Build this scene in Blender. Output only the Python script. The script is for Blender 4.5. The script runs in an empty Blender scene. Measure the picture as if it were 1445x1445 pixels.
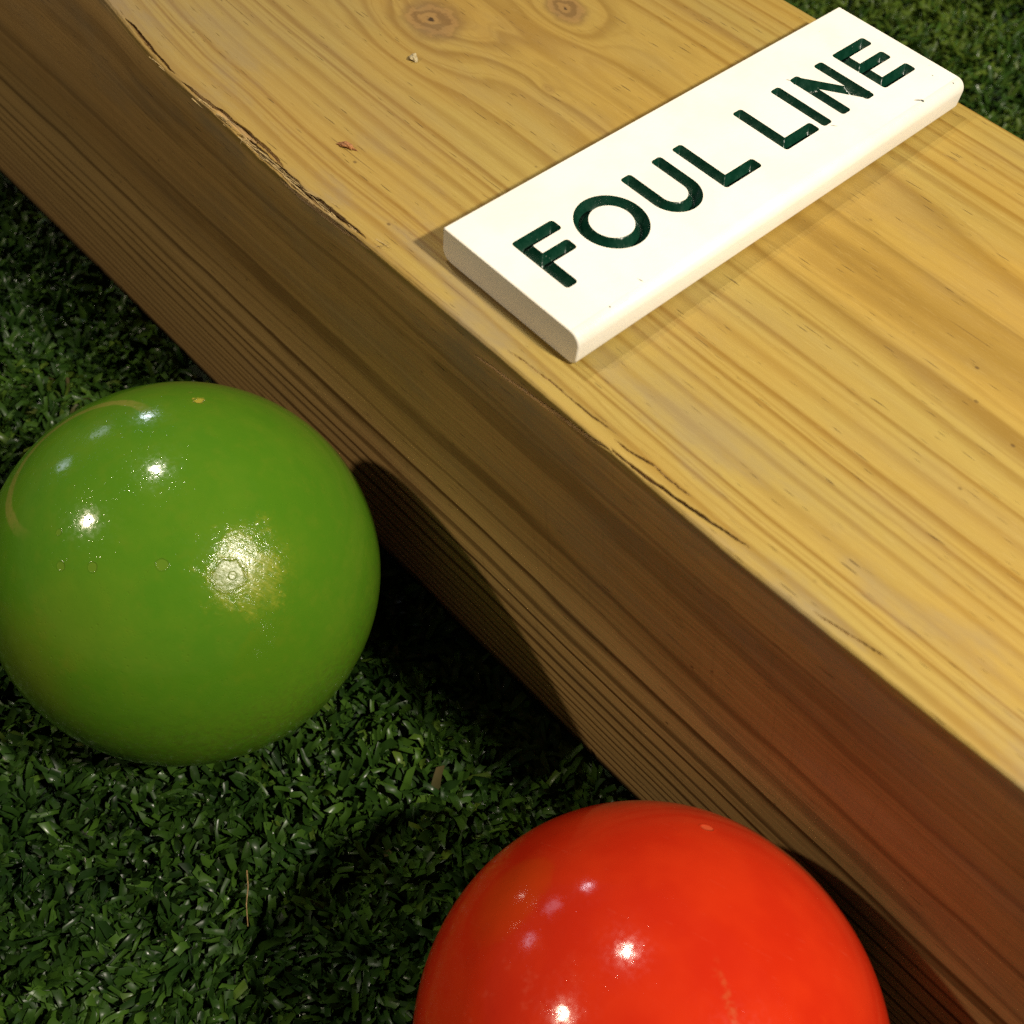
import bpy, bmesh, math, random
import numpy as np
from mathutils import Vector, Matrix
from mathutils.geometry import delaunay_2d_cdt

rng = np.random.default_rng(7)
random.seed(7)
SC = bpy.context.scene
COL = SC.collection

# ------------------------------------------------------------------ measurements (metres)
H = 0.1432           # height of the timber
W = 0.1690           # width of its top
R = 0.0535           # radius of a ball
GREEN = Vector((0.93325, -0.06308, R))
RED = Vector((1.10413, -0.05765, R))
SIGN_X, SIGN_Y, SIGN_A = 0.95413, 0.01091, -0.01229
SIGN_W, SIGN_L, SIGN_T = 0.0448, 0.1517, 0.0090
CAM = Vector((1.09859, -0.12330, 0.32556))
CAM_ROWS = ((0.6895887, 0.7203385, 0.0746991), (0.6257123, -0.5406960, -0.5622561), (-0.3646252, 0.4344656, -0.8235825))
FOCAL = 1552.3 / 1445.0 * 36.0

# ------------------------------------------------------------------ object helpers
def link(name, mesh, parent=None, mat=None, loc=None):
    o = bpy.data.objects.new(name, mesh)
    COL.objects.link(o)
    if mat is not None:
        mesh.materials.append(mat)
    if parent is not None:
        o.parent = parent
    if loc is not None:
        o.location = loc
    return o

def tag(o, label, cat, group=None):
    o['label'] = label
    o['category'] = cat
    if group:
        o['group'] = group
    return o

def mesh_np(name, V, F4, smooth=True):
    me = bpy.data.meshes.new(name)
    V = np.asarray(V, np.float32); F4 = np.asarray(F4, np.int32)
    k = F4.shape[1]
    me.vertices.add(len(V)); me.vertices.foreach_set('co', V.ravel())
    me.loops.add(F4.size); me.loops.foreach_set('vertex_index', F4.ravel())
    me.polygons.add(len(F4))
    me.polygons.foreach_set('loop_start', np.arange(0, F4.size, k, dtype=np.int32))
    me.polygons.foreach_set('use_smooth', np.full(len(F4), smooth))
    me.update(calc_edges=True)
    return me

# ------------------------------------------------------------------ shader helpers
class M:
    def __init__(self, name):
        self.m = bpy.data.materials.new(name)
        self.m.use_nodes = True
        self.t = self.m.node_tree
        self.n = self.t.nodes
        self.b = self.n['Principled BSDF']
    def new(self, kind, **kw):
        nd = self.n.new(kind)
        for k, v in kw.items():
            setattr(nd, k, v)
        return nd
    def put(self, sock, v):
        if isinstance(v, X): v = v.s
        if isinstance(v, bpy.types.NodeSocket): self.t.links.new(v, sock)
        else:
            if hasattr(sock.default_value, '__len__') and len(sock.default_value) == 4 and len(v) == 3: v = (*v, 1)
            sock.default_value = v
    def math(self, op, a, b=0.0, c=None, clamp=False):
        nd = self.new('ShaderNodeMath', operation=op, use_clamp=clamp)
        self.put(nd.inputs[0], a); self.put(nd.inputs[1], b)
        if c is not None: self.put(nd.inputs[2], c)
        return X(self, nd.outputs[0])
    def mix(self, f, a, b, blend='MIX'):
        nd = self.new('ShaderNodeMix', data_type='RGBA', blend_type=blend)
        self.put(nd.inputs[0], f); self.put(nd.inputs[6], a); self.put(nd.inputs[7], b)
        return X(self, nd.outputs[2])
    def ss(self, x, a, b, lo=0.0, hi=1.0, kind='SMOOTHSTEP'):
        nd = self.new('ShaderNodeMapRange', interpolation_type=kind)
        for i, v in enumerate((x, a, b, lo, hi)): self.put(nd.inputs[i], v)
        return X(self, nd.outputs[0])
    def comb(self, x, y, z):
        nd = self.new('ShaderNodeCombineXYZ')
        for i, v in enumerate((x, y, z)): self.put(nd.inputs[i], v)
        return X(self, nd.outputs[0])
    def sep(self, v):
        nd = self.new('ShaderNodeSeparateXYZ'); self.put(nd.inputs[0], v)
        return [X(self, o) for o in nd.outputs]
    def noise(self, vec, scale=1.0, detail=3.0, rough=0.55):
        nd = self.new('ShaderNodeTexNoise')
        self.put(nd.inputs['Vector'], vec); nd.inputs['Scale'].default_value = scale
        nd.inputs['Detail'].default_value = detail; nd.inputs['Roughness'].default_value = rough
        return X(self, nd.outputs[0])
    def voro(self, vec, scale=1.0, out='Distance', rand=1.0):
        nd = self.new('ShaderNodeTexVoronoi')
        self.put(nd.inputs['Vector'], vec); nd.inputs['Scale'].default_value = scale
        nd.inputs['Randomness'].default_value = rand
        return X(self, nd.outputs[out])
    def bump(self, h, strength, dist, normal=None):
        nd = self.new('ShaderNodeBump')
        nd.inputs['Strength'].default_value = strength; nd.inputs['Distance'].default_value = dist
        self.put(nd.inputs['Height'], h)
        if normal is not None: self.put(nd.inputs['Normal'], normal)
        return X(self, nd.outputs[0])
    def vmath(self, op, a, b=None):
        nd = self.new('ShaderNodeVectorMath', operation=op)
        self.put(nd.inputs[0], a)
        if b is not None: self.put(nd.inputs[1], b)
        return X(self, nd.outputs['Value' if op in ('DOT_PRODUCT', 'LENGTH', 'DISTANCE') else 'Vector'])
    def set(self, **kw):
        for k, v in kw.items(): self.put(self.b.inputs[k.replace('_', ' ')], v)

class X:
    def __init__(self, m, s): self.m, self.s = m, s
    def __add__(self, o): return self.m.math('ADD', self, o)
    __radd__ = __add__
    def __mul__(self, o): return self.m.math('MULTIPLY', self, o)
    __rmul__ = __mul__
    def __sub__(self, o): return self.m.math('SUBTRACT', self, o)
    def __rsub__(self, o): return self.m.math('SUBTRACT', o, self)
    def __truediv__(self, o): return self.m.math('DIVIDE', self, o)
    def sqrt(self): return self.m.math('SQRT', self)
    def exp(self): return self.m.math('EXPONENT', self)
    def frac(self): return self.m.math('FRACT', self)
    def clamp(self): return self.m.math('ADD', self, 0.0, clamp=True)
    def pow(self, p): return self.m.math('POWER', self, p)
    def max(self, o): return self.m.math('MAXIMUM', self, o)
    def min(self, o): return self.m.math('MINIMUM', self, o)

# ------------------------------------------------------------------ pine
def pine_material():
    m = M('treated_pine')
    uv = m.new('ShaderNodeUVMap', uv_map='grain').outputs[0]
    u, v, _ = m.sep(uv)
    # broad waviness of the grain
    w1 = m.noise(m.comb(u * 5.0, v * 9.0, 0.3), 1.0, 2.0) - 0.5
    w2 = m.noise(m.comb(u * 20.0, v * 75.0, 4.3), 1.0, 3.0) - 0.5
    w3 = m.noise(m.comb(u * 1.6, v * 95.0, 14.3), 1.0, 1.0) - 0.5
    flat = m.ss(v, 0.050, 0.075) * m.ss(v, 0.118, 0.135, 1.0, 0.0)
    flatf = m.ss(v, -0.078, -0.050) * m.ss(v, -0.012, 0.004, 1.0, 0.0)
    vv = v + w1 * (0.005 + flat * 0.018 + flatf * 0.010) + w2 * 0.0013 + (u - 1.0) * (0.018 + 0.05 * flat)
    segs = [(-0.200, -0.143, 12), (-0.143, -0.112, 7.6), (-0.112, -0.086, 4.2), (-0.086, -0.056, 2.8), (-0.056, 0.0, 2.0),
            (0.0, 0.021, 4.6), (0.021, 0.038, 3.2), (0.038, 0.056, 2.6), (0.056, 0.074, 1.9), (0.074, 0.118, 1.7),
            (0.118, 0.132, 1.5), (0.132, 0.169, 6.0), (0.169, 0.5, 40)]
    ph = None
    for a, b, k in segs:
        t = m.ss(vv, a, b, 0.0, k, 'LINEAR')
        ph = t if ph is None else ph + t
    ph = ph + w3 * 1.5
    # knots
    wn = m.noise(m.comb(u * 120.0, v * 120.0, 1.0), 1.0, 4.0, 0.65) - 0.5
    kn = []
    for (ku, kv, su, sv, amp) in ((0.8792, 0.0735, 0.0118, 0.0090, 2.3), (0.8985, 0.1090, 0.0088, 0.0066, 1.8), (0.9230, 0.0775, 0.0026, 0.0019, 0.35)):
        du = (u - ku + (v - kv) * 0.25) / su; dv = (v - kv) / sv
        d = (du * du + dv * dv).sqrt()
        ph = ph + (d * d * -0.28).exp() * amp
        kn.append(d + wn * 0.55)
    fr = ph.frac()
    rid = m.math('FLOOR', ph)
    rv = m.noise(m.comb(rid * 3.17, 0.0, 9.1), 1.0, 0.0)
    rv2 = m.noise(m.comb(rid * 5.31, 3.0, 2.1), 1.0, 0.0)
    lo = m.ss(rv2, 0.3, 0.7, 0.12, 0.62, 'LINEAR')
    edge = m.ss(w2, -0.12, 0.12, 0.70, 0.86)
    face = m.ss(v, -0.004, -0.0005, 1.0, 0.0)
    lof = lo + (edge - lo) * face * 0.55
    ring = m.ss(fr, lof, edge) * m.ss(fr, edge + face * 0.08, 0.995, 1.0, 0.0)
    ring = ring.max(m.ss((ph * 2.37 + w2 * 1.5).frac(), 0.45, 0.75) * m.ss((ph * 2.37 + w2 * 1.5).frac(), 0.8, 1.0, 1.0, 0.0) * m.ss(rv, 0.35, 0.6, 0.0, 0.40) * m.ss(v, -0.09, -0.03))
    ring = ring * m.ss(rv, 0.30, 0.62, 0.45, 1.0)
    # colours
    fibre = m.noise(m.comb(u * 26.0, v * 1300.0, 0.0), 1.0, 4.0, 0.72)
    fib2 = m.noise(m.comb(u * 160.0, v * 2600.0, 3.0), 1.0, 3.0, 0.75)
    blotch = m.noise(m.comb(u * 14.0, v * 40.0, 7.7), 1.0, 3.0)
    grime = m.noise(m.comb(u * 24.0, v * 70.0, 2.2), 1.0, 5.0, 0.62)
    streak = m.noise(m.comb(u * 7.0, v * 420.0, 31.0), 1.0, 3.0, 0.65)
    early = m.mix(m.ss(blotch, 0.35, 0.68), (0.340, 0.250, 0.062), (0.352, 0.236, 0.050))
    late = m.mix(m.ss(blotch, 0.35, 0.68), (0.205, 0.120, 0.018), (0.238, 0.130, 0.015))
    heart = m.ss(v, 0.058, 0.082) * m.ss(v, 0.116, 0.135, 1.0, 0.0)
    early = m.mix(heart * m.ss(w1, -0.12, 0.12, 0.40, 1.0), early, (0.375, 0.230, 0.040))
    front = m.ss(v, -0.004, -0.0005, 1.0, 0.0)
    early = m.mix(front, early, (0.720, 0.450, 0.165))
    late = m.mix(front, late, (0.120, 0.052, 0.012))
    early = m.mix(flatf * m.ss(blotch, 0.2, 0.6, 0.95, 0.7), early, (0.380, 0.208, 0.062))
    late = m.mix(flatf * 0.6, late, (0.170, 0.084, 0.026))
    ring = ring * (1.0 - heart * 0.20)
    c = m.mix(ring, early, late)
    c = m.mix(m.ss(streak, 0.40, 0.72, 0.0, 0.22), c, m.mix(0.62, c, (0.20, 0.105, 0.014)))
    c = m.mix(m.ss(fibre, 0.34, 0.75, 0.0, 0.34), c, m.mix(0.6, c, (0.20, 0.105, 0.012)))
    c = m.mix(m.ss(fib2, 0.52, 0.82, 0.0, 0.24), c, (0.58, 0.46, 0.20))
    strk2 = m.noise(m.comb(u * 5.0, v * 900.0, 51.0), 1.0, 4.0, 0.7)
    c = m.mix(front * m.ss(strk2, 0.42, 0.66, 0.0, 0.42), c, m.mix(0.65, c, (0.09, 0.045, 0.012)))
    c = m.mix(front * m.ss(strk2, 0.44, 0.30, 0.0, 0.25), c, (0.56, 0.37, 0.17))
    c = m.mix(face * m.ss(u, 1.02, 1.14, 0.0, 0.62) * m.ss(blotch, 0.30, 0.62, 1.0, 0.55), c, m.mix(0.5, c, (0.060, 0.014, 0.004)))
    saw = m.noise(m.comb(u * 700.0 + v * 160.0, v * 14.0, 61.0), 1.0, 2.0)
    c = m.mix(front * m.ss(saw, 0.58, 0.75, 0.0, 0.14), c, (0.10, 0.055, 0.02))
    # grey-blue weather stain, mostly beside the near arris
    near = m.ss(v, 0.002, 0.040, 1.0, 0.22) * m.ss(v, -0.085, -0.002, 0.34, 1.0)
    c = m.mix(m.ss(grime, 0.44, 0.70) * near * m.ss(v, -0.03, 0.0, 0.35, 0.60), c, (0.205, 0.165, 0.110))
    left_falloff = m.ss(u, 0.74, 1.02, 1.0, 0.0)
    c = m.mix(left_falloff * m.ss(u, 0.80, 1.0, 0.50, 0.36), c, (0.165, 0.105, 0.034))  # key lamp's falloff towards the far end, painted as darker wood
    # resin canals: short dark dashes along the grain
    rc = m.noise(m.comb(u * 130.0, v * 1700.0, 5.0), 1.0, 1.0)
    rc2 = m.noise(m.comb(u * 60.0, v * 140.0, 11.0), 1.0, 2.0)
    dash = m.ss(rc, 0.675, 0.75) * m.ss(rc2, 0.42, 0.58)
    c = m.mix(dash * 0.72, c, (0.075, 0.042, 0.010))
    # hairline checks
    hc = m.noise(m.comb(u * 15.0, v * 900.0, 21.0), 1.0, 1.0)
    chk = m.ss(hc, 0.72, 0.78) * m.ss(rc2, 0.40, 0.54)
    c = m.mix(chk * 0.62, c, (0.10, 0.055, 0.014))
    # pin specks
    sp = m.voro(m.comb(u * 95.0, v * 120.0, 0.0), 1.0)
    spk = m.ss(sp + wn * 0.05, 0.030, 0.075, 1.0, 0.0) * m.ss(rc2, 0.45, 0.6)
    c = m.mix(spk * 0.65, c, (0.06, 0.03, 0.01))
    for i, d in enumerate(kn):
        core = m.ss(d, 0.55, 1.15, 1.0, 0.0)
        krn = m.math('SINE', d * 13.0 + wn * 9.0)
        kc = m.mix(m.ss(krn, -0.9, 0.9), (0.150, 0.082, 0.024), (0.245, 0.140, 0.044))
        kc = m.mix(m.ss(wn, -0.1, 0.25, 0.0, 0.5), kc, (0.160, 0.105, 0.050))
        if i == 2: core = core * 0.35
        c = m.mix(core * 0.88, c, kc)
        if i < 2:
            rim = m.ss(d, 1.30, 1.55) * m.ss(d, 1.6, 2.0, 1.0, 0.0)
            c = m.mix(rim * m.ss(w2, -0.2, 0.2, 0.05, 0.30), c, (0.30, 0.18, 0.035))
            c = m.mix(m.ss(d + wn * 0.2, 0.02, 0.09, 1.0, 0.0) * 0.9, c, (0.03, 0.015, 0.005))
    # bare split wood inside the checks and chips
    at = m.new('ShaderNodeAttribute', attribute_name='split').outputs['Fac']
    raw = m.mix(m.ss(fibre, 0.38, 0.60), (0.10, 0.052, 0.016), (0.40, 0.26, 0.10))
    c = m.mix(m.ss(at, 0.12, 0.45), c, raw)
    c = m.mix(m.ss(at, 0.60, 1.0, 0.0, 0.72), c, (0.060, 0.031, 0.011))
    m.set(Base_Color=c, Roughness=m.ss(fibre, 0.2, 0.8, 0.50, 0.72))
    m.b.inputs['Specular IOR Level'].default_value = 0.30
    h = fibre * 0.45 + fib2 * 0.30 - dash * 0.8
    m.set(Normal=m.bump(h, 0.6, 0.00032))
    return m.m

def interp(x, pts):
    p = np.array(pts); return np.interp(x, p[:, 0], p[:, 1])

def wob(x, f, seed, amp):
    r = np.random.default_rng(seed); out = np.zeros_like(x)
    for k in range(7):
        out += np.sin(x * f * (1.7 ** k) + r.uniform(0, 6.28)) / (1.45 ** k)
    return out * amp / 2.2

def build_timber(mat):
    xs = np.concatenate([np.linspace(0.25, 0.78, 70, endpoint=False), np.arange(0.78, 1.16, 0.00042), np.linspace(1.16, 1.75, 70)])
    # unrolled coordinate s: 0 at the near arris, + over the top, - down the near face
    fine = np.arange(-0.0095, 0.0078, 0.00022)
    s_front = np.concatenate([np.linspace(-H, -0.012, 26), fine, np.linspace(0.0082, W - 0.004, 34), W - 0.0025 + np.linspace(0, 0.0025, 5)[:-1]])
    s_all = np.concatenate([s_front, W + np.linspace(0, 0.004, 5), W + np.linspace(0.012, H, 12)])
    Xg, S = np.meshgrid(xs, s_all, indexing='ij')
    Y = np.where(S < 0, 0.0, np.where(S > W, W, S)); Z = np.where(S < 0, H + S, np.where(S > W, H - (S - W), H))
    split = np.zeros_like(S)
    # eased arrises
    r = 0.0011 + wob(Xg, 60, 3, 0.00035)
    a = np.clip(1 - np.abs(S) / r, 0, 1) ** 2
    Y = Y + a * r * 0.32; Z = Z - a * r * 0.32
    a2 = np.clip(1 - np.abs(S - W) / 0.0035, 0, 1) ** 2
    Y = Y - a2 * 0.0011; Z = Z - a2 * 0.0011
    # small wander of the arris and the twist at the far end
    wander = interp(Xg, [(0.2, 0.030), (0.70, 0.0150), (0.80, 0.0085), (0.8171, 0.0067), (0.836, 0.0036), (0.8545, 0.0015), (0.8755, 0.0010), (0.896, -0.0004), (0.9143, -0.0008), (0.9348, 0), (0.9845, 0), (1.0222, -0.0006), (1.052, -0.0010), (1.08, -0.0003), (1.12, 0.0009), (1.3, 0.002), (1.75, 0.002)])
    kf = np.where(S < 0, np.clip(1 + S / 0.06, 0, 1) ** 1.5, np.clip(1 - S / 0.06, 0, 1))
    Y = Y + wander * kf
    Y = Y + np.where(S < 0, 0.0034 * np.clip(-S / H, 0, 1) ** 2, 0)
    # gentle roughness of sawn faces
    Y = Y + np.where(S < -0.002, wob(Xg, 30, 5, 0.00012), 0) + np.where(S < 0.003, wob(Xg, 900, 8, 0.00010) * np.exp(-np.abs(S) / 0.0015), 0)
    # checks and splits: polyline x -> s centre, half width, depth
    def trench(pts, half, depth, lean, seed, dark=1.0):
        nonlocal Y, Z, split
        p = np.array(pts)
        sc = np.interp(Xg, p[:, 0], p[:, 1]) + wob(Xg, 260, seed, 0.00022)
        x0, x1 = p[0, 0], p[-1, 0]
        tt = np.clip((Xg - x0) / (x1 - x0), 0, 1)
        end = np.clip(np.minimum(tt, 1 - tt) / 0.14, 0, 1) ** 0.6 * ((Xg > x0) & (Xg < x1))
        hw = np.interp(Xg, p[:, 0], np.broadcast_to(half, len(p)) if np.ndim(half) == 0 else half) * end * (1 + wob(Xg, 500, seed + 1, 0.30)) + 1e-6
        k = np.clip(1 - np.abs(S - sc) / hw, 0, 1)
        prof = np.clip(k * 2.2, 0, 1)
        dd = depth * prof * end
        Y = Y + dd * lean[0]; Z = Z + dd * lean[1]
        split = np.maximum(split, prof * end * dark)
    mm = 0.001
    P = lambda l: [(a * mm, b * mm) for a, b in l]
    top = (0.55, -0.85); fr = (0.85, -0.35)
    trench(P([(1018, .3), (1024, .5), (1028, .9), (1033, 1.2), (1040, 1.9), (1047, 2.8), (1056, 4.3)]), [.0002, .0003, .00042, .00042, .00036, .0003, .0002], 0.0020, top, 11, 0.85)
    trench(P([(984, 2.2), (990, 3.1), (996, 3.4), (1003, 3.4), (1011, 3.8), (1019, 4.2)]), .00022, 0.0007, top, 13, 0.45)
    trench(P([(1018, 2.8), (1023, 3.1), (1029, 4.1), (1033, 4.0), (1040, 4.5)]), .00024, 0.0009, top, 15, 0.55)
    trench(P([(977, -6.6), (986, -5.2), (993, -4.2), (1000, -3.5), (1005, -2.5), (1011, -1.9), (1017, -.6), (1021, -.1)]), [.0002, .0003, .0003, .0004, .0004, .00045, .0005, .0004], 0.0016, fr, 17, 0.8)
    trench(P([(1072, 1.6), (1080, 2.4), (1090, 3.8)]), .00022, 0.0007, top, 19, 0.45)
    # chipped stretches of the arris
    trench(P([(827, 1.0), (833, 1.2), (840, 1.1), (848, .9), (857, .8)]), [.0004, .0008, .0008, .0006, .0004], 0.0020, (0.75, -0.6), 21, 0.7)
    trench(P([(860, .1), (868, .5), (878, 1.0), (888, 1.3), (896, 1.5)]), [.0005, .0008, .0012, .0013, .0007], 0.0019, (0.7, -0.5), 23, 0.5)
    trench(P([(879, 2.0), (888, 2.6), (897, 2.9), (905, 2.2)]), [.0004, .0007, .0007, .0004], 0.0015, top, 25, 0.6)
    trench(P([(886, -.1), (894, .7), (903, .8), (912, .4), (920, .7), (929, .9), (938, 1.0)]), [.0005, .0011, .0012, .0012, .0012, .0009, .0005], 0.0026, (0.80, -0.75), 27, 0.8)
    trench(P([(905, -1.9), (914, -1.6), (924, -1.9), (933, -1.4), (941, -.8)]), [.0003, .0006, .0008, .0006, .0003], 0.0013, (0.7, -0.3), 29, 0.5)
    V = np.stack([Xg, Y, Z], -1).reshape(-1, 3)
    nx, ns = Xg.shape
    I = np.arange(nx * ns).reshape(nx, ns)
    F = np.stack([I[:-1, :-1], I[1:, :-1], I[1:, 1:], I[:-1, 1:]], -1).reshape(-1, 4)
    # underside
    Fb = np.stack([I[:-1, -1], I[1:, -1], I[1:, 0], I[:-1, 0]], -1)
    me = mesh_np('timber_beam', V, np.concatenate([F, Fb]), True)
    uvl = me.uv_layers.new(name='grain')
    idx = np.empty(len(me.loops), np.int32); me.loops.foreach_get('vertex_index', idx)
    uvs = np.stack([Xg.ravel(), S.ravel()], -1)[idx]
    uvl.data.foreach_set('uv', uvs.astype(np.float32).ravel())
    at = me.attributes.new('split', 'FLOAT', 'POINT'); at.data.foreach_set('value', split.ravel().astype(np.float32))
    # end grain caps
    bm = bmesh.new(); bm.from_mesh(me); bm.verts.ensure_lookup_table()
    bm.faces.new([bm.verts[i] for i in I[0, :]]); bm.faces.new([bm.verts[i] for i in I[-1, ::-1]])
    bm.to_mesh(me); bm.free()
    o = link('timber_beam', me, mat=mat)
    o['label'] = 'long yellow pine timber with two knots and a splintered near edge, lying on the turf under the white sign'
    o['category'] = 'timber'
    return o

# ------------------------------------------------------------------ sign
def sd_box(U, Vv, a, b, w=1.82, r=0.95):
    """signed distance (inside > 0) of a routed stroke from a to b"""
    a = np.array(a, float); b = np.array(b, float); d = b - a; L = np.hypot(*d)
    d = d / L if L > 0 else np.array([1.0, 0])
    mid = (a + b) / 2
    p = (U - mid[0]) * d[0] + (Vv - mid[1]) * d[1]; q = -(U - mid[0]) * d[1] + (Vv - mid[1]) * d[0]
    x = np.abs(p) - (L / 2 + w - r); y = np.abs(q) - (w - r)
    return -(np.hypot(np.maximum(x, 0), np.maximum(y, 0)) + np.minimum(np.maximum(x, y), 0) - r)

T0, T1 = 15.6, 30.5
def letter_sdf(name, v):
    S = []
    if name == 'F':
        S = [((T0, v), (T1, v)), ((T0, v), (T0, v + 9.6)), ((22.4, v), (22.4, v + 7.9))]
    elif name == 'L':
        S = [((T0, v), (T1, v)), ((T1, v), (T1, v + 10.4))]
    elif name == 'I':
        S = [((T0, v), (T1, v))]
    elif name == 'N':
        S = [((T0, v), (T1, v)), ((T0, v + 10.6), (T1, v + 10.6)), ((T0 + .3, v + .2), (T1 - .3, v + 10.4))]
    elif name == 'E':
        S = [((T0, v), (T1, v)), ((T0, v), (T0, v + 10.9)), ((22.9, v), (22.9, v + 10.0)), ((T1, v), (T1, v + 11.1))]
    def f(U, Vv):
        if name == 'O':
            cu, cv = 23.05, v + 7.6
            th = np.hypot((U - cu) / 7.5, (Vv - cv) / 7.3)
            return 1.82 - np.abs(th - 1) * 7.4
        if name == 'U':
            w = 11.0; cu = T1 - w / 2; cv = v + w / 2
            ring = np.where(U >= cu, 1.82 - np.abs(np.hypot(U - cu, Vv - cv) - w / 2), -9)
            a = np.where(U <= cu + .01, np.maximum(sd_box(U, Vv, (T0, v), (cu + 4, v)), sd_box(U, Vv, (T0, v + w), (cu + 4, v + w))), -9)
            return np.maximum(ring, a)
        out = None
        for a, b in S:
            s = sd_box(U, Vv, a, b); out = s if out is None else np.maximum(out, s)
        return out
    return f

def contours(f, u0, u1, v0, v1, h=0.12):
    us = np.arange(u0, u1, h); vs = np.arange(v0, v1, h)
    U, Vv = np.meshgrid(us, vs, indexing='ij'); D = f(U, Vv)
    inside = D > 0
    nxt = {}; pos = {}
    def ept(i, j, k):
        if k == 0: a, b = (i, j), (i + 1, j)
        else: a, b = (i, j), (i, j + 1)
        key = (a, b)
        if key not in pos:
            da, db = D[a], D[b]; t = da / (da - db)
            pos[key] = (us[a[0]] + (us[b[0]] - us[a[0]]) * t, vs[a[1]] + (vs[b[1]] - vs[a[1]]) * t)
        return key
    adj = {}
    for i in range(len(us) - 1):
        row = inside[i, :-1].astype(int) + inside[i + 1, :-1] + inside[i + 1, 1:] + inside[i, 1:]
        for j in np.nonzero((row > 0) & (row < 4))[0]:
            c = [inside[i, j], inside[i + 1, j], inside[i + 1, j + 1], inside[i, j + 1]]
            E = [ept(i, j, 0) if c[0] != c[1] else None, ept(i + 1, j, 1) if c[1] != c[2] else None,
                 ept(i, j + 1, 0) if c[2] != c[3] else None, ept(i, j, 1) if c[3] != c[0] else None]
            e = [x for x in E if x]
            prs = [(e[0], e[1])] if len(e) == 2 else [(e[0], e[1]), (e[2], e[3])]
            for a, b in prs:
                adj.setdefault(a, []).append(b); adj.setdefault(b, []).append(a)
    loops = []; seen = set()
    for s in adj:
        if s in seen: continue
        lp = [s]; seen.add(s); cur = s
        while True:
            n = [x for x in adj[cur] if x not in seen]
            if not n: break
            cur = n[0]; seen.add(cur); lp.append(cur)
        if len(lp) > 8: loops.append([pos[k] for k in lp])
    return loops

def sign_materials():
    m = M('cream_plastic')
    tc = m.new('ShaderNodeTexCoord').outputs['Object']
    n1 = m.noise(tc, 60.0, 3.0); n2 = m.noise(tc, 900.0, 4.0, 0.7)
    c = m.mix(m.ss(n1, 0.35, 0.7), (0.80, 0.775, 0.70), (0.76, 0.725, 0.64))
    x, y, z = m.sep(tc)
    # smudges and nicks near the rounded edge
    for (pu, pv, a, b, rot) in ((41.2, 133.4, 1.5, .32, 0.9), (42.0, 133.9, .7, .5, 0), (40.8, 23.5, .9, .16, 0.2), (42.6, 148, .35, .3, 0), (42.2, 12, .3, .3, 0), (37, 146, .3, .25, 0), (33.6, 105.4, 1.0, .14, 0.7), (13.7, 111.3, .8, .2, .5)):
        du = x * 1000.0 - pu; dv = y * 1000.0 - pv
        p = (du * math.cos(rot) + dv * math.sin(rot)) / a; q = (dv * math.cos(rot) - du * math.sin(rot)) / b
        d = (p * p + q * q).sqrt() + (n2 - 0.5) * 1.1
        c = m.mix(m.ss(d, 0.6, 1.05, 0.9, 0.0), c, (0.035, 0.05, 0.042))
    specks = m.ss(m.voro(tc, 260.0), 0.03, 0.06, 1.0, 0.0) * m.ss(m.noise(tc, 90.0, 1.0), 0.5, 0.6)
    c = m.mix(specks * 0.5, c, (0.3, 0.26, 0.2))
    m.set(Base_Color=c, Roughness=0.42)
    m.b.inputs['Specular IOR Level'].default_value = 0.4
    m.set(Normal=m.bump(n2, 0.35, 0.00022))
    g = M('dark_green_paint')
    tc = g.new('ShaderNodeTexCoord').outputs['Object']
    n1 = g.noise(tc, 420.0, 4.0, 0.65); n2 = g.noise(tc, 1500.0, 3.0, 0.6)
    sp = g.ss(g.voro(tc, 900.0), 0.10, 0.2, 1.0, 0.0) * g.ss(g.noise(tc, 300.0, 1.0), 0.55, 0.65)
    c = g.mix(g.ss(n1, 0.35, 0.7), (0.0018, 0.024, 0.0125), (0.0026, 0.034, 0.018))
    c = g.mix(sp * 0.25, c, (0.35, 0.42, 0.36))  # sparse pale specks painted in as glints on the gloss
    g.set(Base_Color=c, Roughness=g.ss(n1, 0.3, 0.7, 0.20, 0.36))
    g.b.inputs['Specular IOR Level'].default_value = 0.40
    g.set(Normal=g.bump(n1 + n2 * 0.3, 0.6, 0.00016))
    return m.m, g.m

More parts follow.
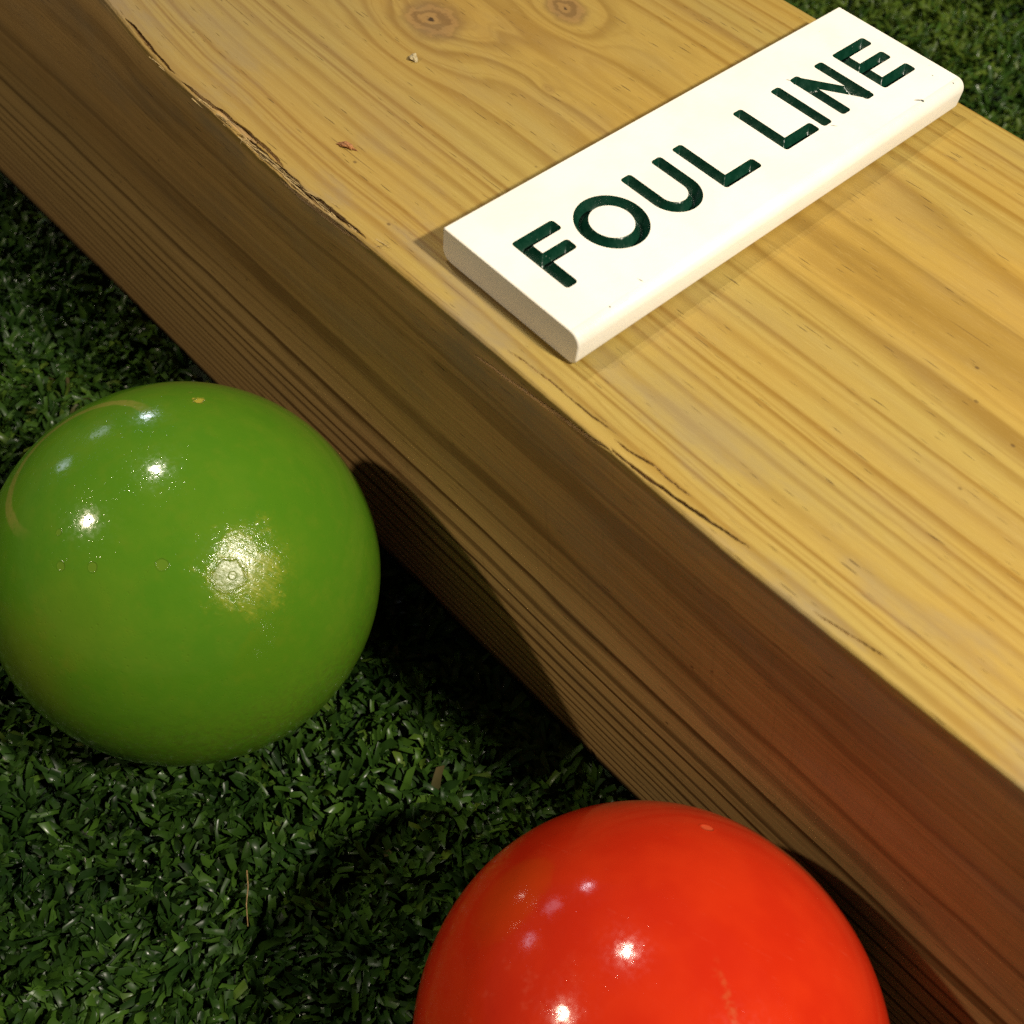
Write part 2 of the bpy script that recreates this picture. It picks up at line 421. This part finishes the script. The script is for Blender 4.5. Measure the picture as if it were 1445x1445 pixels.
def build_sign():
    cream, green = sign_materials()
    root = bpy.data.objects.new('foul_line_sign', None); COL.objects.link(root)
    root.location = (SIGN_X, SIGN_Y, H + 0.0003); root.rotation_euler = (0, 0, SIGN_A)
    root.empty_display_size = 0.02
    tag(root, 'cream white plate with engraved green letters FOUL LINE, lying across the timber', 'sign')
    w, L, t = SIGN_W * 1000, SIGN_L * 1000, SIGN_T * 1000
    # cross-section, counter-clockwise from the top flat
    prof = []
    def arc(cx, cy, r, a0, a1, n):
        for k in range(n + 1):
            a = math.radians(a0 + (a1 - a0) * k / n); prof.append((cx + r * math.cos(a), cy + r * math.sin(a)))
    arc(w - 3.1, t - 3.1, 3.1, 90, 0, 10)
    arc(w - 1.8, 1.8, 1.8, 0, -90, 7)
    arc(3.0, 3.0, 3.0, -90, -180, 8)
    arc(0.5, t - 0.5, 0.5, 180, 90, 4)
    n = len(prof)
    bm = bmesh.new(); mmk = 0.001
    rings = []
    for v, ins in ((0, 0.22), (0.22, 0.0), (L - 0.22, 0.0), (L, 0.22)):
        rg = []
        for (pu, pz) in prof:
            k = 1 - ins * 2 / w; kz = 1 - ins * 2 / t
            rg.append(bm.verts.new(((w / 2 + (pu - w / 2) * k) * mmk, v * mmk, (t / 2 + (pz - t / 2) * kz) * mmk)))
        rings.append(rg)
    for a, b in zip(rings[:-1], rings[1:]):
        first = a is rings[1]
        for k in range(n):
            if first and k == n - 1: continue       # the top flat, filled below with the letter openings cut out
            f = bm.faces.new((a[k], b[k], b[(k + 1) % n], a[(k + 1) % n])); f.smooth = first
    bm.faces.new(rings[0]); bm.faces.new(rings[-1][::-1])
    bm.normal_update()
    # top flat with openings
    spec = [('F', 10.3), ('O', 24.9), ('U', 46.6), ('L', 65.4), ('L', 89.1), ('I', 104.8), ('N', 113.0), ('E', 131.9)]
    u0, u1, v0, v1 = 0.5, w - 3.1, 0.22, L - 0.22
    pts = [(u0, v0), (u1, v0), (u1, v1), (u0, v1)]; edges = [(0, 1), (1, 2), (2, 3), (3, 0)]
    fs = []
    for nm, v in spec:
        f = letter_sdf(nm, v); fs.append(f)
        loops = contours(f, 12.5, 34, v - 3, v + 21)
        for lp in loops:
            b = len(pts); pts += [(float(p[0]), float(p[1])) for p in lp]
            edges += [(b + k, b + (k + 1) % len(lp)) for k in range(len(lp))]
        # the painted groove of this letter
        U, Vv = np.meshgrid(np.arange(12.5, 34, 0.3), np.arange(v - 3, v + 21, 0.3), indexing='ij')
        U = U + rng.uniform(-.05, .05, U.shape); Vv = Vv + rng.uniform(-.05, .05, U.shape)
        D = f(U, Vv); ok = D > 0.12
        p2, e2 = [], []
        for lp in loops:
            b = len(p2); p2 += [(float(p[0]), float(p[1])) for p in lp]
            e2 += [(b + k, b + (k + 1) % len(lp)) for k in range(len(lp))]
        p2 += list(zip(U[ok].tolist(), Vv[ok].tolist()))
        ov, oe, of, *_ = delaunay_2d_cdt([Vector(p) for p in p2], e2, [], 0, 1e-5)
        A = np.array([tuple(p) for p in ov]); d = np.clip(f(A[:, 0], A[:, 1]), 0, 1.82)
        d = np.where(d < 0.03, 0, d)
        zz = t - 2.9 * (1 - (1 - d / 1.82) ** 1.35)
        g = bmesh.new()
        gv = [g.verts.new((A[i, 0] * mmk, A[i, 1] * mmk, zz[i] * mmk)) for i in range(len(A))]
        for tri in of:
            c = A[list(tri)].mean(0)
            if f(c[:1], c[1:])[0] > -0.01:
                fc = g.faces.new([gv[i] for i in tri]); fc.smooth = True
        for vtx in [q for q in g.verts if not q.link_faces]: g.verts.remove(vtx)
        g.normal_update()
        if sum(fc.normal.z for fc in g.faces) < 0: bmesh.ops.reverse_faces(g, faces=g.faces[:])
        me = bpy.data.meshes.new('letter'); g.to_mesh(me); g.free()
        lo = link('letter', me, root, green)
    ov, oe, of, *_ = delaunay_2d_cdt([Vector(p) for p in pts], edges, [], 0, 1e-5)
    A = np.array([tuple(p) for p in ov])
    tv = [bm.verts.new((A[i, 0] * mmk, A[i, 1] * mmk, t * mmk)) for i in range(len(A))]
    for tri in of:
        c = A[list(tri)].mean(0)
        if max(f(c[:1], c[1:])[0] for f in fs) < 0.0 and u0 <= c[0] <= u1 and v0 <= c[1] <= v1:
            bm.faces.new([tv[i] for i in tri])
    for vtx in [q for q in bm.verts if not q.link_faces]: bm.verts.remove(vtx)
    bmesh.ops.recalc_face_normals(bm, faces=bm.faces[:])
    bm.normal_update()
    for f in bm.faces:
        c = f.calc_center_median()
        if abs(c.z - t * mmk) < 1e-6 and f.normal.z < 0: f.normal_flip()
    me = bpy.data.meshes.new('board'); bm.to_mesh(me); bm.free()
    link('board', me, root, cream)
    return root

# ------------------------------------------------------------------ balls
def ball_mesh(name):
    bm = bmesh.new()
    bmesh.ops.create_icosphere(bm, subdivisions=6, radius=R)
    for f in bm.faces: f.smooth = True
    me = bpy.data.meshes.new(name); bm.to_mesh(me); bm.free()
    return me

def ball_core(m):
    tc = m.new('ShaderNodeTexCoord').outputs['Object']
    nrm = m.vmath('NORMALIZE', tc)
    def ang(n, warp=None):
        v = Vector(n).normalized()
        d = m.math('ARCCOSINE', m.vmath('DOT_PRODUCT', nrm, tuple(v)).min(0.999999))
        return d
    return tc, nrm, ang

def green_material():
    m = M('green_resin'); tc, nrm, ang = ball_core(m)
    n1 = m.noise(nrm, 3.0, 4.0, 0.6); n2 = m.noise(nrm, 11.0, 5.0, 0.65); n4 = m.noise(nrm, 38.0, 4.0, 0.65)
    n3 = m.noise(nrm, 17.0, 2.0, 0.5)
    c = m.mix(m.ss(n1, 0.35, 0.68), (0.054, 0.150, 0.0065), (0.068, 0.160, 0.0075))
    c = m.mix(m.ss(n2, 0.46, 0.74, 0.0, 0.26), c, (0.105, 0.160, 0.010))
    # worn patch around the dent; its bright yellow also paints the key lamp's glare
    worn = ang((0.640, 0.03, 0.765)) + (n2 - 0.5) * 0.42 + (n4 - 0.5) * 0.22
    wm = m.ss(worn, 0.05, 0.27, 1.0, 0.0)
    ta = m.vmath('DOT_PRODUCT', nrm, (0.60, 0.55, -0.53)); tb = m.vmath('DOT_PRODUCT', nrm, (0.48, -0.83, -0.28))
    scr = m.noise(m.comb(ta * 16.0, tb * 130.0, n2), 1.0, 3.0, 0.7)
    scm = m.ss(scr, 0.44, 0.66)
    c = m.mix(wm * (0.40 + scm * 0.45), c, (0.165, 0.200, 0.012))
    core = m.ss(worn, 0.06, 0.20, 1.0, 0.0)
    c = m.mix(core * (0.15 + scm * 0.4), c, (0.27, 0.29, 0.032))
    low = ang((0.30, -0.68, 0.68)) + (n2 - 0.5) * 0.6 + (n4 - 0.5) * 0.2
    c = m.mix(m.ss(low, 0.06, 0.34, 0.22, 0.0), c, (0.125, 0.165, 0.010))
    # remains of a painted ring on one side
    ra = ang((-0.2882, -0.2519, 0.9239))
    ring = m.ss(m.math('ABSOLUTE', ra - 0.408 + (n2 - 0.5) * 0.03), 0.018, 0.036, 1.0, 0.0)
    side = m.ss(ang((-0.61, -0.25, 0.75)), 0.42, 0.62, 1.0, 0.0)
    c = m.mix(ring * side * m.ss(n4, 0.30, 0.5, 0.40, 0.85), c, (0.165, 0.178, 0.030))
    rim2 = ang((0.16, -0.93, 0.34)) + (n2 - 0.5) * 0.5
    c = m.mix(m.ss(rim2, 0.10, 0.40, 0.35, 0.0), c, (0.13, 0.135, 0.012))
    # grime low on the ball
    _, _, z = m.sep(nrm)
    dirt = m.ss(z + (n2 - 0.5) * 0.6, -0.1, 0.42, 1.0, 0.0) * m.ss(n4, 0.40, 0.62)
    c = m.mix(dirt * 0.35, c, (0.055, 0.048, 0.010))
    h = n3 * 0.22 + scr * wm * 0.22 + n2 * wm * 0.7 + n4 * 0.05
    # dents, bubbles and the chip near the top
    for (p, r, dpt) in (((0.6112, -0.0514, 0.7898), 0.074, 1.0), ((0.617, -0.043, 0.7858), 0.020, -0.5), ((0.4182, -0.2623, 0.8697), 0.030, 0.6), ((0.217, -0.4872, 0.8459), 0.024, 0.6),
                        ((0.10, -0.58, 0.81), 0.022, 0.6), ((-0.02, -0.50, 0.86), 0.018, 0.5), ((-0.33, 0.40, 0.855), 0.014, 0.4)):
        d = ang(p) / r + (n2 - 0.5) * 1.1
        if dpt == 1.0: dent = m.ss(d, 0.80, 1.0, 1.0, 0.0)
        rim = m.ss(d, 0.86, 0.98) * m.ss(d, 1.0, 1.14, 1.0, 0.0)
        bowl = m.ss(d, 0.80, 1.0, 1.0, 0.0)
        h = h + rim * (0.2 * dpt) - bowl * (0.5 * dpt)
        c = m.mix(bowl * (0.65 if dpt == 1.0 else 0.28), c, (0.105, 0.150, 0.014) if dpt == 1.0 else (0.150, 0.180, 0.024))
        c = m.mix(rim * 0.28, c, (0.035, 0.055, 0.003))
    chip = ang((-0.2341, 0.3859, 0.8924)) + (n4 - 0.5) * 0.09
    cm = m.ss(chip, 0.016, 0.034, 1.0, 0.0)
    c = m.mix(cm * 0.9, c, (0.36, 0.30, 0.04)); h = h - cm * 0.9
    # pin pits that sparkle round the lamp reflections
    pit = m.ss(m.voro(nrm, 30.0), 0.05, 0.22, 1.0, 0.0) * m.ss(n2, 0.47, 0.60)
    pit2 = m.ss(m.voro(nrm, 62.0), 0.08, 0.32, 1.0, 0.0) * m.ss(n2, 0.52, 0.40)
    h = h - pit * 0.20 - pit2 * 0.12
    rough = m.ss(n4, 0.3, 0.8, 0.08, 0.20) + wm * (0.05 + 0.12 * scm) + dent * 0.09
    nb = m.bump(h, 0.6, 0.00045)
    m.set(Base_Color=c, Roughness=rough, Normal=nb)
    m.b.inputs['IOR'].default_value = 1.46
    m.b.inputs['Coat Weight'].default_value = 0.0; m.b.inputs['Coat Roughness'].default_value = 0.04
    m.put(m.b.inputs['Coat Normal'], nb)
    return m.m

def red_material():
    m = M('red_resin'); tc, nrm, ang = ball_core(m)
    n1 = m.noise(nrm, 2.5, 3.0); n2 = m.noise(nrm, 14.0, 5.0, 0.65); n4 = m.noise(nrm, 40.0, 4.0, 0.65)
    n3 = m.noise(nrm, 17.0, 2.0, 0.5)
    c = m.mix(m.ss(n1, 0.35, 0.65), (0.390, 0.0150, 0.0034), (0.435, 0.0215, 0.0042))
    worn = ang((0.66, 0.02, 0.75)) + (n2 - 0.5) * 0.45 + (n4 - 0.5) * 0.2
    wm = m.ss(worn, 0.10, 0.42, 1.0, 0.0)
    c = m.mix(wm * 0.5, c, (0.66, 0.095, 0.008))  # orange glow on the key lamp's side, painted into the red
    h = n4 * 0.06 + n3 * 0.20 + wm * n4 * 0.30
    # chalky rub and chips
    d = ang((-0.3874, 0.6165, 0.6854)) / 0.030 + (n2 - 0.5) * 0.6
    bowl = m.ss(d, 0.7, 1.0, 1.0, 0.0); rim = m.ss(d, 0.85, 1.0) * m.ss(d, 1.0, 1.35, 1.0, 0.0)
    c = m.mix(bowl * 0.6, c, (0.62, 0.11, 0.04)); h = h - bowl * 0.6 + rim * 0.3
    rub = m.math('ABSOLUTE', ang((0.20, 0.35, 0.91)) - 0.32 + (n2 - 0.5) * 0.10)
    rm = m.ss(rub, 0.006, 0.022, 1.0, 0.0) * m.ss(ang((0.06, 0.03, 0.998)), 0.05, 0.18, 1.0, 0.0) * m.ss(n4, 0.4, 0.6)
    c = m.mix(rm * 0.45, c, (0.36, 0.085, 0.025))
    drip = m.ss(n2, 0.56, 0.72) * m.ss(ang((-0.35, -0.62, 0.70)), 0.2, 0.6, 1.0, 0.0)
    c = m.mix(drip * 0.30, c, (0.50, 0.085, 0.045))
    pit = m.ss(m.voro(nrm, 34.0), 0.05, 0.16, 1.0, 0.0) * m.ss(n2, 0.50, 0.60)
    h = h - pit * 0.10
    ta = m.vmath('DOT_PRODUCT', nrm, (0.75, 0.35, -0.55)); tb = m.vmath('DOT_PRODUCT', nrm, (0.30, -0.92, -0.20))
    scr = m.noise(m.comb(ta * 7.0, tb * 210.0, n1 * 3.0), 1.0, 2.0)
    sm = m.ss(scr, 0.66, 0.74) * m.ss(n2, 0.48, 0.60)
    c = m.mix(sm * 0.16, c, (0.62, 0.16, 0.09)); h = h - sm * 0.05
    nb = m.bump(h, 0.5, 0.0004)
    m.set(Base_Color=c, Roughness=m.ss(n4, 0.3, 0.8, 0.08, 0.18) + wm * 0.12, Normal=nb)
    m.b.inputs['IOR'].default_value = 1.46
    m.b.inputs['Coat Weight'].default_value = 0.0; m.b.inputs['Coat Roughness'].default_value = 0.04
    m.put(m.b.inputs['Coat Normal'], nb)
    return m.m

# ------------------------------------------------------------------ turf
def turf_materials():
    g = M('turf_backing')
    tc = g.new('ShaderNodeTexCoord').outputs['Object']
    n = g.noise(tc, 300.0, 4.0, 0.65); n2 = g.noise(tc, 14.0, 3.0)
    c = g.mix(g.ss(n, 0.35, 0.7), (0.004, 0.010, 0.003), (0.018, 0.060, 0.014))
    c = g.mix(g.ss(n2, 0.4, 0.7, 0.0, 0.4), c, (0.012, 0.035, 0.008))
    g.set(Base_Color=c, Roughness=0.8, Normal=g.bump(n, 0.9, 0.004))
    b = M('turf_blade')
    at = b.new('ShaderNodeAttribute', attribute_name='tint').outputs['Fac']
    pos = b.new('ShaderNodeTexCoord').outputs['Object']
    ramp = b.new('ShaderNodeValToRGB'); b.put(ramp.inputs[0], at)
    cr = ramp.color_ramp
    cr.elements[0].color = (0.007, 0.018, 0.004, 1); cr.elements[0].position = 0.0
    cr.elements[1].color = (0.085, 0.130, 0.015, 1); cr.elements[1].position = 0.97
    e = cr.elements.new(0.45); e.color = (0.018, 0.046, 0.006, 1)
    e = cr.elements.new(0.80); e.color = (0.044, 0.098, 0.011, 1)
    e = cr.elements.new(0.985); e.color = (0.075, 0.060, 0.024, 1)
    nn = b.noise(pos, 55.0, 3.0)
    c = b.mix(b.ss(nn, 0.35, 0.7, 0.0, 0.45), X(b, ramp.outputs[0]), (0.006, 0.022, 0.006))
    b.set(Base_Color=c, Roughness=b.ss(b.noise(pos, 260.0, 2.0), 0.3, 0.7, 0.22, 0.50))
    b.b.inputs['Specular IOR Level'].default_value = 0.16
    tr = b.new('ShaderNodeBsdfTranslucent'); b.put(tr.inputs[0], c)
    mx = b.new('ShaderNodeMixShader'); mx.inputs[0].default_value = 0.14
    b.t.links.new(b.b.outputs[0], mx.inputs[1]); b.t.links.new(tr.outputs[0], mx.inputs[2])
    b.t.links.new(mx.outputs[0], b.n['Material Output'].inputs[0])
    return g.m, b.m

def build_turf():
    gm, bm_ = turf_materials()
    n = 60; xs = np.linspace(-3, 5, n); ys = np.linspace(-4, 4, n)
    U, Vv = np.meshgrid(xs, ys, indexing='ij'); V = np.stack([U, Vv, np.full_like(U, -0.002)], -1).reshape(-1, 3)
    I = np.arange(n * n).reshape(n, n)
    F = np.stack([I[:-1, :-1], I[1:, :-1], I[1:, 1:], I[:-1, 1:]], -1).reshape(-1, 4)
    o = link('ground', mesh_np('ground', V, F), mat=gm); o['kind'] = 'structure'
    # blades: (x0,x1,y0,y1, blades per m2, size)
    def inside(x, y):
        return (x > 0.64) & (x < 1.22) & (((y > -0.20) & (y < 0.02)) | ((y > 0.15) & (y < 0.56)))
    B = []
    for (x0, x1, y0, y1, dens, sc, hole) in ((0.64, 1.22, -0.20, 0.012, 430000, 1.0, False), (0.70, 1.16, 0.155, 0.56, 210000, 1.0, False), (0.20, 1.90, -0.75, 1.05, 42000, 1.9, True)):
        k = int((x1 - x0) * (y1 - y0) * dens)
        x = rng.uniform(x0, x1, k); y = rng.uniform(y0, y1, k)
        if hole:
            keep = ~inside(x, y); x, y = x[keep], y[keep]
        B.append(np.stack([x, y, np.full(len(x), sc)], -1))
    B = np.concatenate(B); N = len(B)
    x, y, sc = B.T
    # tufts share a lean
    def field(x, y, f, s):
        r = np.random.default_rng(s); out = 0
        for k in range(6):
            a = r.uniform(0, 6.28); q = f * r.uniform(.6, 1.6)
            out = out + np.sin((x * np.cos(a) + y * np.sin(a)) * q + r.uniform(0, 6.28))
        return out
    az = field(x, y, 260, 1) * 1.1 + field(x, y, 70, 2) * 0.9 + rng.normal(0, 0.62, N)
    Lb = rng.uniform(0.0065, 0.0125, N) * (0.75 + 0.25 * sc)
    wd = rng.uniform(0.00072, 0.00165, N) * sc
    lean0 = np.abs(rng.normal(0.20, 0.20, N)); bend = rng.uniform(0.5, 1.9, N)
    twist = rng.normal(0, 0.5, N)
    rows = 5
    pos = np.stack([x, y, rng.uniform(-0.002, 0.001, N)], -1)
    dirh = np.stack([np.cos(az), np.sin(az), np.zeros(N)], -1)
    up = np.array([0, 0, 1.0])
    side0 = np.stack([-np.sin(az), np.cos(az), np.zeros(N)], -1)
    out = np.empty((N, rows, 3, 3)); cen = pos.copy()
    cut = rng.uniform(-0.9, 0.9, N); kink = rng.normal(0, 0.16, (rows, N)); kw = rng.uniform(0.75, 1.15, (rows, N))
    for r in range(rows):
        t = r / (rows - 1)
        th = lean0 + bend * t ** 1.3 + kink[r] * (r > 0) * 1.6
        tang = dirh * np.sin(th)[:, None] + up * np.cos(th)[:, None]
        tang = tang + side0 * kink[r][:, None] * (r > 0)
        if r > 0: cen = cen + tang * (Lb / (rows - 1))[:, None]
        nor = np.cross(side0, tang)
        tw = twist * t
        sd = side0 * np.cos(tw)[:, None] + nor * np.sin(tw)[:, None]
        nr = np.cross(sd, tang)
        hw = wd * (0.75 + 0.25 * min(1, t * 3)) * 0.5 * 1.6 * kw[r]
        c = cen + nr * (hw * 0.30)[:, None]
        e0 = cen - sd * hw[:, None]; e1 = cen + sd * hw[:, None]
        if r == rows - 1:
            e0 = e0 - tang * (cut * wd)[:, None]; e1 = e1 + tang * (cut * wd)[:, None]
        out[:, r, 0], out[:, r, 1], out[:, r, 2] = e0, c, e1
    # keep clear of the balls and of the timber
    keep = np.ones(N, bool)
    for C in (GREEN, RED):
        d = np.linalg.norm(out - np.array(C), axis=-1).min((1, 2)); keep &= d > R - 0.0006
    under = (out[..., 1] > 0.0022) & (out[..., 1] < W - 0.0005)
    keep &= ~under.any((1, 2))
    top = out[..., 2].max((1, 2)); yb = out[:, 0, 1, 1]
    keep &= top < 0.02
    keep &= ~((yb > -0.0045) & (yb < W / 2) & (top > 0.0055)) & ~((yb > -0.012) & (yb < W / 2) & (top > 0.0085))
    out = out[keep]; N = len(out)
    V = out.reshape(-1, 3)
    base = (np.arange(N) * rows * 3)[:, None, None]
    q = []
    for r in range(rows - 1):
        for c in range(2):
            q.append([r * 3 + c, r * 3 + c + 1, (r + 1) * 3 + c + 1, (r + 1) * 3 + c])
    F = (base + np.array(q)[None]).reshape(-1, 4)
    me = mesh_np('artificial_turf', V, F, True)
    tint = np.repeat(np.clip(rng.beta(3.2, 3.6, N) + field(out[:, 0, 0, 0], out[:, 0, 0, 1], 45, 9) * 0.05 + 0.36 * (out[:, 0, 0, 1] > 0.1), 0, np.where(out[:, 0, 0, 1] > 0.1, 0.955, 1.0)), rows * 3)  # blades behind the timber tinted lighter, lamp light put into their colour
    a = me.attributes.new('tint', 'FLOAT', 'POINT'); a.data.foreach_set('value', tint.astype(np.float32))
    o = link('artificial_turf', me, mat=bm_)
    o['kind'] = 'stuff'
    tag(o, 'short shiny green artificial turf around the timber and the balls', 'artificial turf')

# ------------------------------------------------------------------ small litter
def simple(name, col, rough=0.7):
    m = M(name)
    tc = m.new('ShaderNodeTexCoord').outputs['Object']
    n = m.noise(tc, 900.0, 3.0)
    c = m.mix(m.ss(n, 0.35, 0.65), tuple(k * 0.55 for k in col), col)
    m.set(Base_Color=c, Roughness=rough, Normal=m.bump(n, 0.6, 0.0005))
    return m.m

def tube(name, pts, r0, r1, mat, seg=7):
    pts = [Vector(p) for p in pts]; bm = bmesh.new(); prev = None
    for i, p in enumerate(pts):
        d = (pts[min(i + 1, len(pts) - 1)] - pts[max(i - 1, 0)]).normalized()
        a = d.orthogonal().normalized(); b = d.cross(a); r = r0 + (r1 - r0) * i / (len(pts) - 1)
        ring = [bm.verts.new(p + (a * math.cos(k * 6.2832 / seg) + b * math.sin(k * 6.2832 / seg)) * r) for k in range(seg)]
        if prev:
            for k in range(seg):
                f = bm.faces.new((prev[k], prev[(k + 1) % seg], ring[(k + 1) % seg], ring[k])); f.smooth = True
        else: bm.faces.new(ring[::-1])
        prev = ring
    bm.faces.new(prev)
    me = bpy.data.meshes.new(name); bm.to_mesh(me); bm.free()
    return link(name, me, mat=mat)

def build_splinters(parent, mat):
    """frayed fibres standing out of the chipped stretch of the arris"""
    r = random.Random(12); bm = bmesh.new()
    spots = [(r.uniform(0.828, 0.856), -0.0002, 0.4) for _ in range(10)] + [(r.uniform(0.866, 0.900), 0.0003, 0.8) for _ in range(22)] + [(r.uniform(0.886, 0.942), 0.0004, 1.0) for _ in range(46)] + [(r.uniform(0.900, 0.940), 0.0019, 0.8) for _ in range(16)]
    for (x, y, k) in spots:
        L = r.uniform(0.003, 0.013) * (0.6 + 0.4 * k); a = abs(r.gauss(0, 0.06)) - 0.02; lift = r.gauss(0.02, 0.10)
        if r.random() < 0.08: L *= 0.3; a += r.choice((-1, 1)) * 0.9; lift = 0.6
        w = r.uniform(0.00010, 0.00026); y += r.uniform(-0.0008, 0.0007) + float(np.interp(x, (0.80, 0.8171, 0.836, 0.8545, 0.8755, 0.896), (0.0085, 0.0067, 0.0036, 0.0015, 0.0010, 0.0003))); z = H - r.uniform(0.0002, 0.0016)
        n = 6; prev = None; curl = r.gauss(0, 0.03)
        for i in range(n + 1):
            t = i / n
            p = Vector((x + L * t, y + L * t * math.sin(a) + curl * L * t * t, z + L * math.sin(lift) * t - L * t * t * 0.05))
            ww = w * (1 - 0.75 * t)
            q = [bm.verts.new(p + Vector((0, ww * math.cos(b), ww * math.sin(b)))) for b in (0.5, 2.6, 4.7)]
            if prev:
                for j in range(3): bm.faces.new((prev[j], prev[(j + 1) % 3], q[(j + 1) % 3], q[j])).smooth = True
            prev = q
    me = bpy.data.meshes.new('splinters'); bm.to_mesh(me); bm.free()
    link('splinters', me, parent, mat)

def flake(name, loc, size, rot, mat, seed):
    r = random.Random(seed); bm = bmesh.new()
    bmesh.ops.create_icosphere(bm, subdivisions=3, radius=1)
    for v in bm.verts:
        k = 1 + 0.35 * math.sin(v.co.x * 5 + seed) * math.cos(v.co.y * 7 + seed * 2) + r.uniform(-.10, .10)
        v.co = Vector((v.co.x * size[0], v.co.y * size[1], v.co.z * size[2])) * k
        v.co.z += size[2] * 0.8 * math.cos(v.co.x / size[0] * 2.4)
    me = bpy.data.meshes.new(name); bm.to_mesh(me); bm.free()
    o = link(name, me, mat=mat, loc=loc); o.rotation_euler = (0, 0, rot)
    return o

# ------------------------------------------------------------------ build
pine = pine_material()
timber = build_timber(pine)
build_sign()
g = link('bocce_ball', ball_mesh('bocce_ball'), mat=green_material(), loc=GREEN)
tag(g, 'glossy green bocce ball with a worn yellowish patch and small dents, resting on the turf', 'ball', 'bocce balls beside the timber')
r = link('bocce_ball', ball_mesh('bocce_ball_red'), mat=red_material(), loc=RED)
tag(r, 'glossy orange red bocce ball on the turf at the bottom of the photo', 'ball', 'bocce balls beside the timber')
build_turf()
build_splinters(timber, simple('torn_fibre', (0.50, 0.36, 0.15)))
straw = simple('dry_straw', (0.27, 0.17, 0.065))
s = tube('dry_straw', [(0.9990, -0.0975, 0.0135), (1.0025, -0.0998, 0.0125), (1.0060, -0.1030, 0.0120), (1.0105, -0.1060, 0.0105)], 0.00022, 0.00014, straw)
tag(s, 'thin dry straw lying on the turf between the two balls', 'straw')
c = flake('bark_chip', (0.9085, 0.0189, H + 0.0004), (0.0025, 0.0008, 0.0005), 0.35, simple('red_bark', (0.36, 0.155, 0.05)), 3)
tag(c, 'tiny reddish bark chip on the timber top, near the splintered edge', 'bark chip')
c = flake('husk', (0.8905, 0.0569, H + 0.0005), (0.0014, 0.0010, 0.0007), 0.2, simple('pale_husk', (0.50, 0.42, 0.24)), 5)
tag(c, 'tiny pale husk with a dark end on the timber top, just below the large knot', 'husk')

# ------------------------------------------------------------------ lamps seen as reflections on the balls
def lamp(name, p, d, dist, power, color, radius):
    l = bpy.data.lights.new(name, 'POINT'); l.energy = power; l.color = color; l.shadow_soft_size = radius
    o = bpy.data.objects.new(name, l); COL.objects.link(o)
    o.location = Vector(p) + Vector(d).normalized() * dist
    return o
GP = GREEN + Vector((0.3, -0.05, 0.8)) * R
lamp('key_lamp', GP, (0.645, 0.225, 0.731), 0.88, 43.0, (1.0, 0.90, 0.74), 0.028)
lamp('overhead_lamp', GP, (-0.480, 0.165, 0.860), 1.6, 38.0, (1.0, 0.90, 0.74), 0.032)
lamp('front_lamp', GP, (-0.503, -0.503, 0.703), 1.5, 31.0, (1.0, 0.83, 0.62), 0.033)
lamp('far_lamp', GP, (-0.887, 0.367, 0.280), 2.4, 10.0, (0.80, 0.88, 1.0), 0.075)
lamp('low_lamp_one', GP, (-0.967, 0.100, 0.235), 2.2, 1.5, (0.78, 0.80, 1.0), 0.13)
lamp('low_lamp_two', GP, (-0.950, -0.186, 0.250), 2.2, 1.8, (0.72, 0.80, 1.0), 0.10)

w = bpy.data.worlds.new('World'); SC.world = w; w.use_nodes = True
bg = w.node_tree.nodes['Background']; bg.inputs[0].default_value = (1.0, 0.88, 0.74, 1); bg.inputs[1].default_value = 0.055

# ------------------------------------------------------------------ camera
cam = bpy.data.cameras.new('camera'); cam.sensor_width = 36.0; cam.sensor_fit = 'HORIZONTAL'
cam.lens = FOCAL; cam.clip_start = 0.01; cam.clip_end = 50
cam.dof.use_dof = True; cam.dof.focus_distance = 0.295; cam.dof.aperture_fstop = 19.0
co = bpy.data.objects.new('camera', cam); COL.objects.link(co)
rx, ry, rz = (Vector(v) for v in CAM_ROWS)
rot = Matrix((rx, -ry, -rz)).transposed()
co.matrix_world = Matrix.Translation(CAM) @ rot.to_4x4()
SC.camera = co
SC.cycles.use_denoising = False
SC.cycles.max_bounces = 6; SC.cycles.diffuse_bounces = 3; SC.cycles.glossy_bounces = 3; SC.cycles.transmission_bounces = 3
SC.render.resolution_x = SC.render.resolution_y = 1024
SC.view_settings.view_transform = 'Standard'; SC.view_settings.look = 'None'
SC.view_settings.exposure = 0; SC.view_settings.gamma = 1
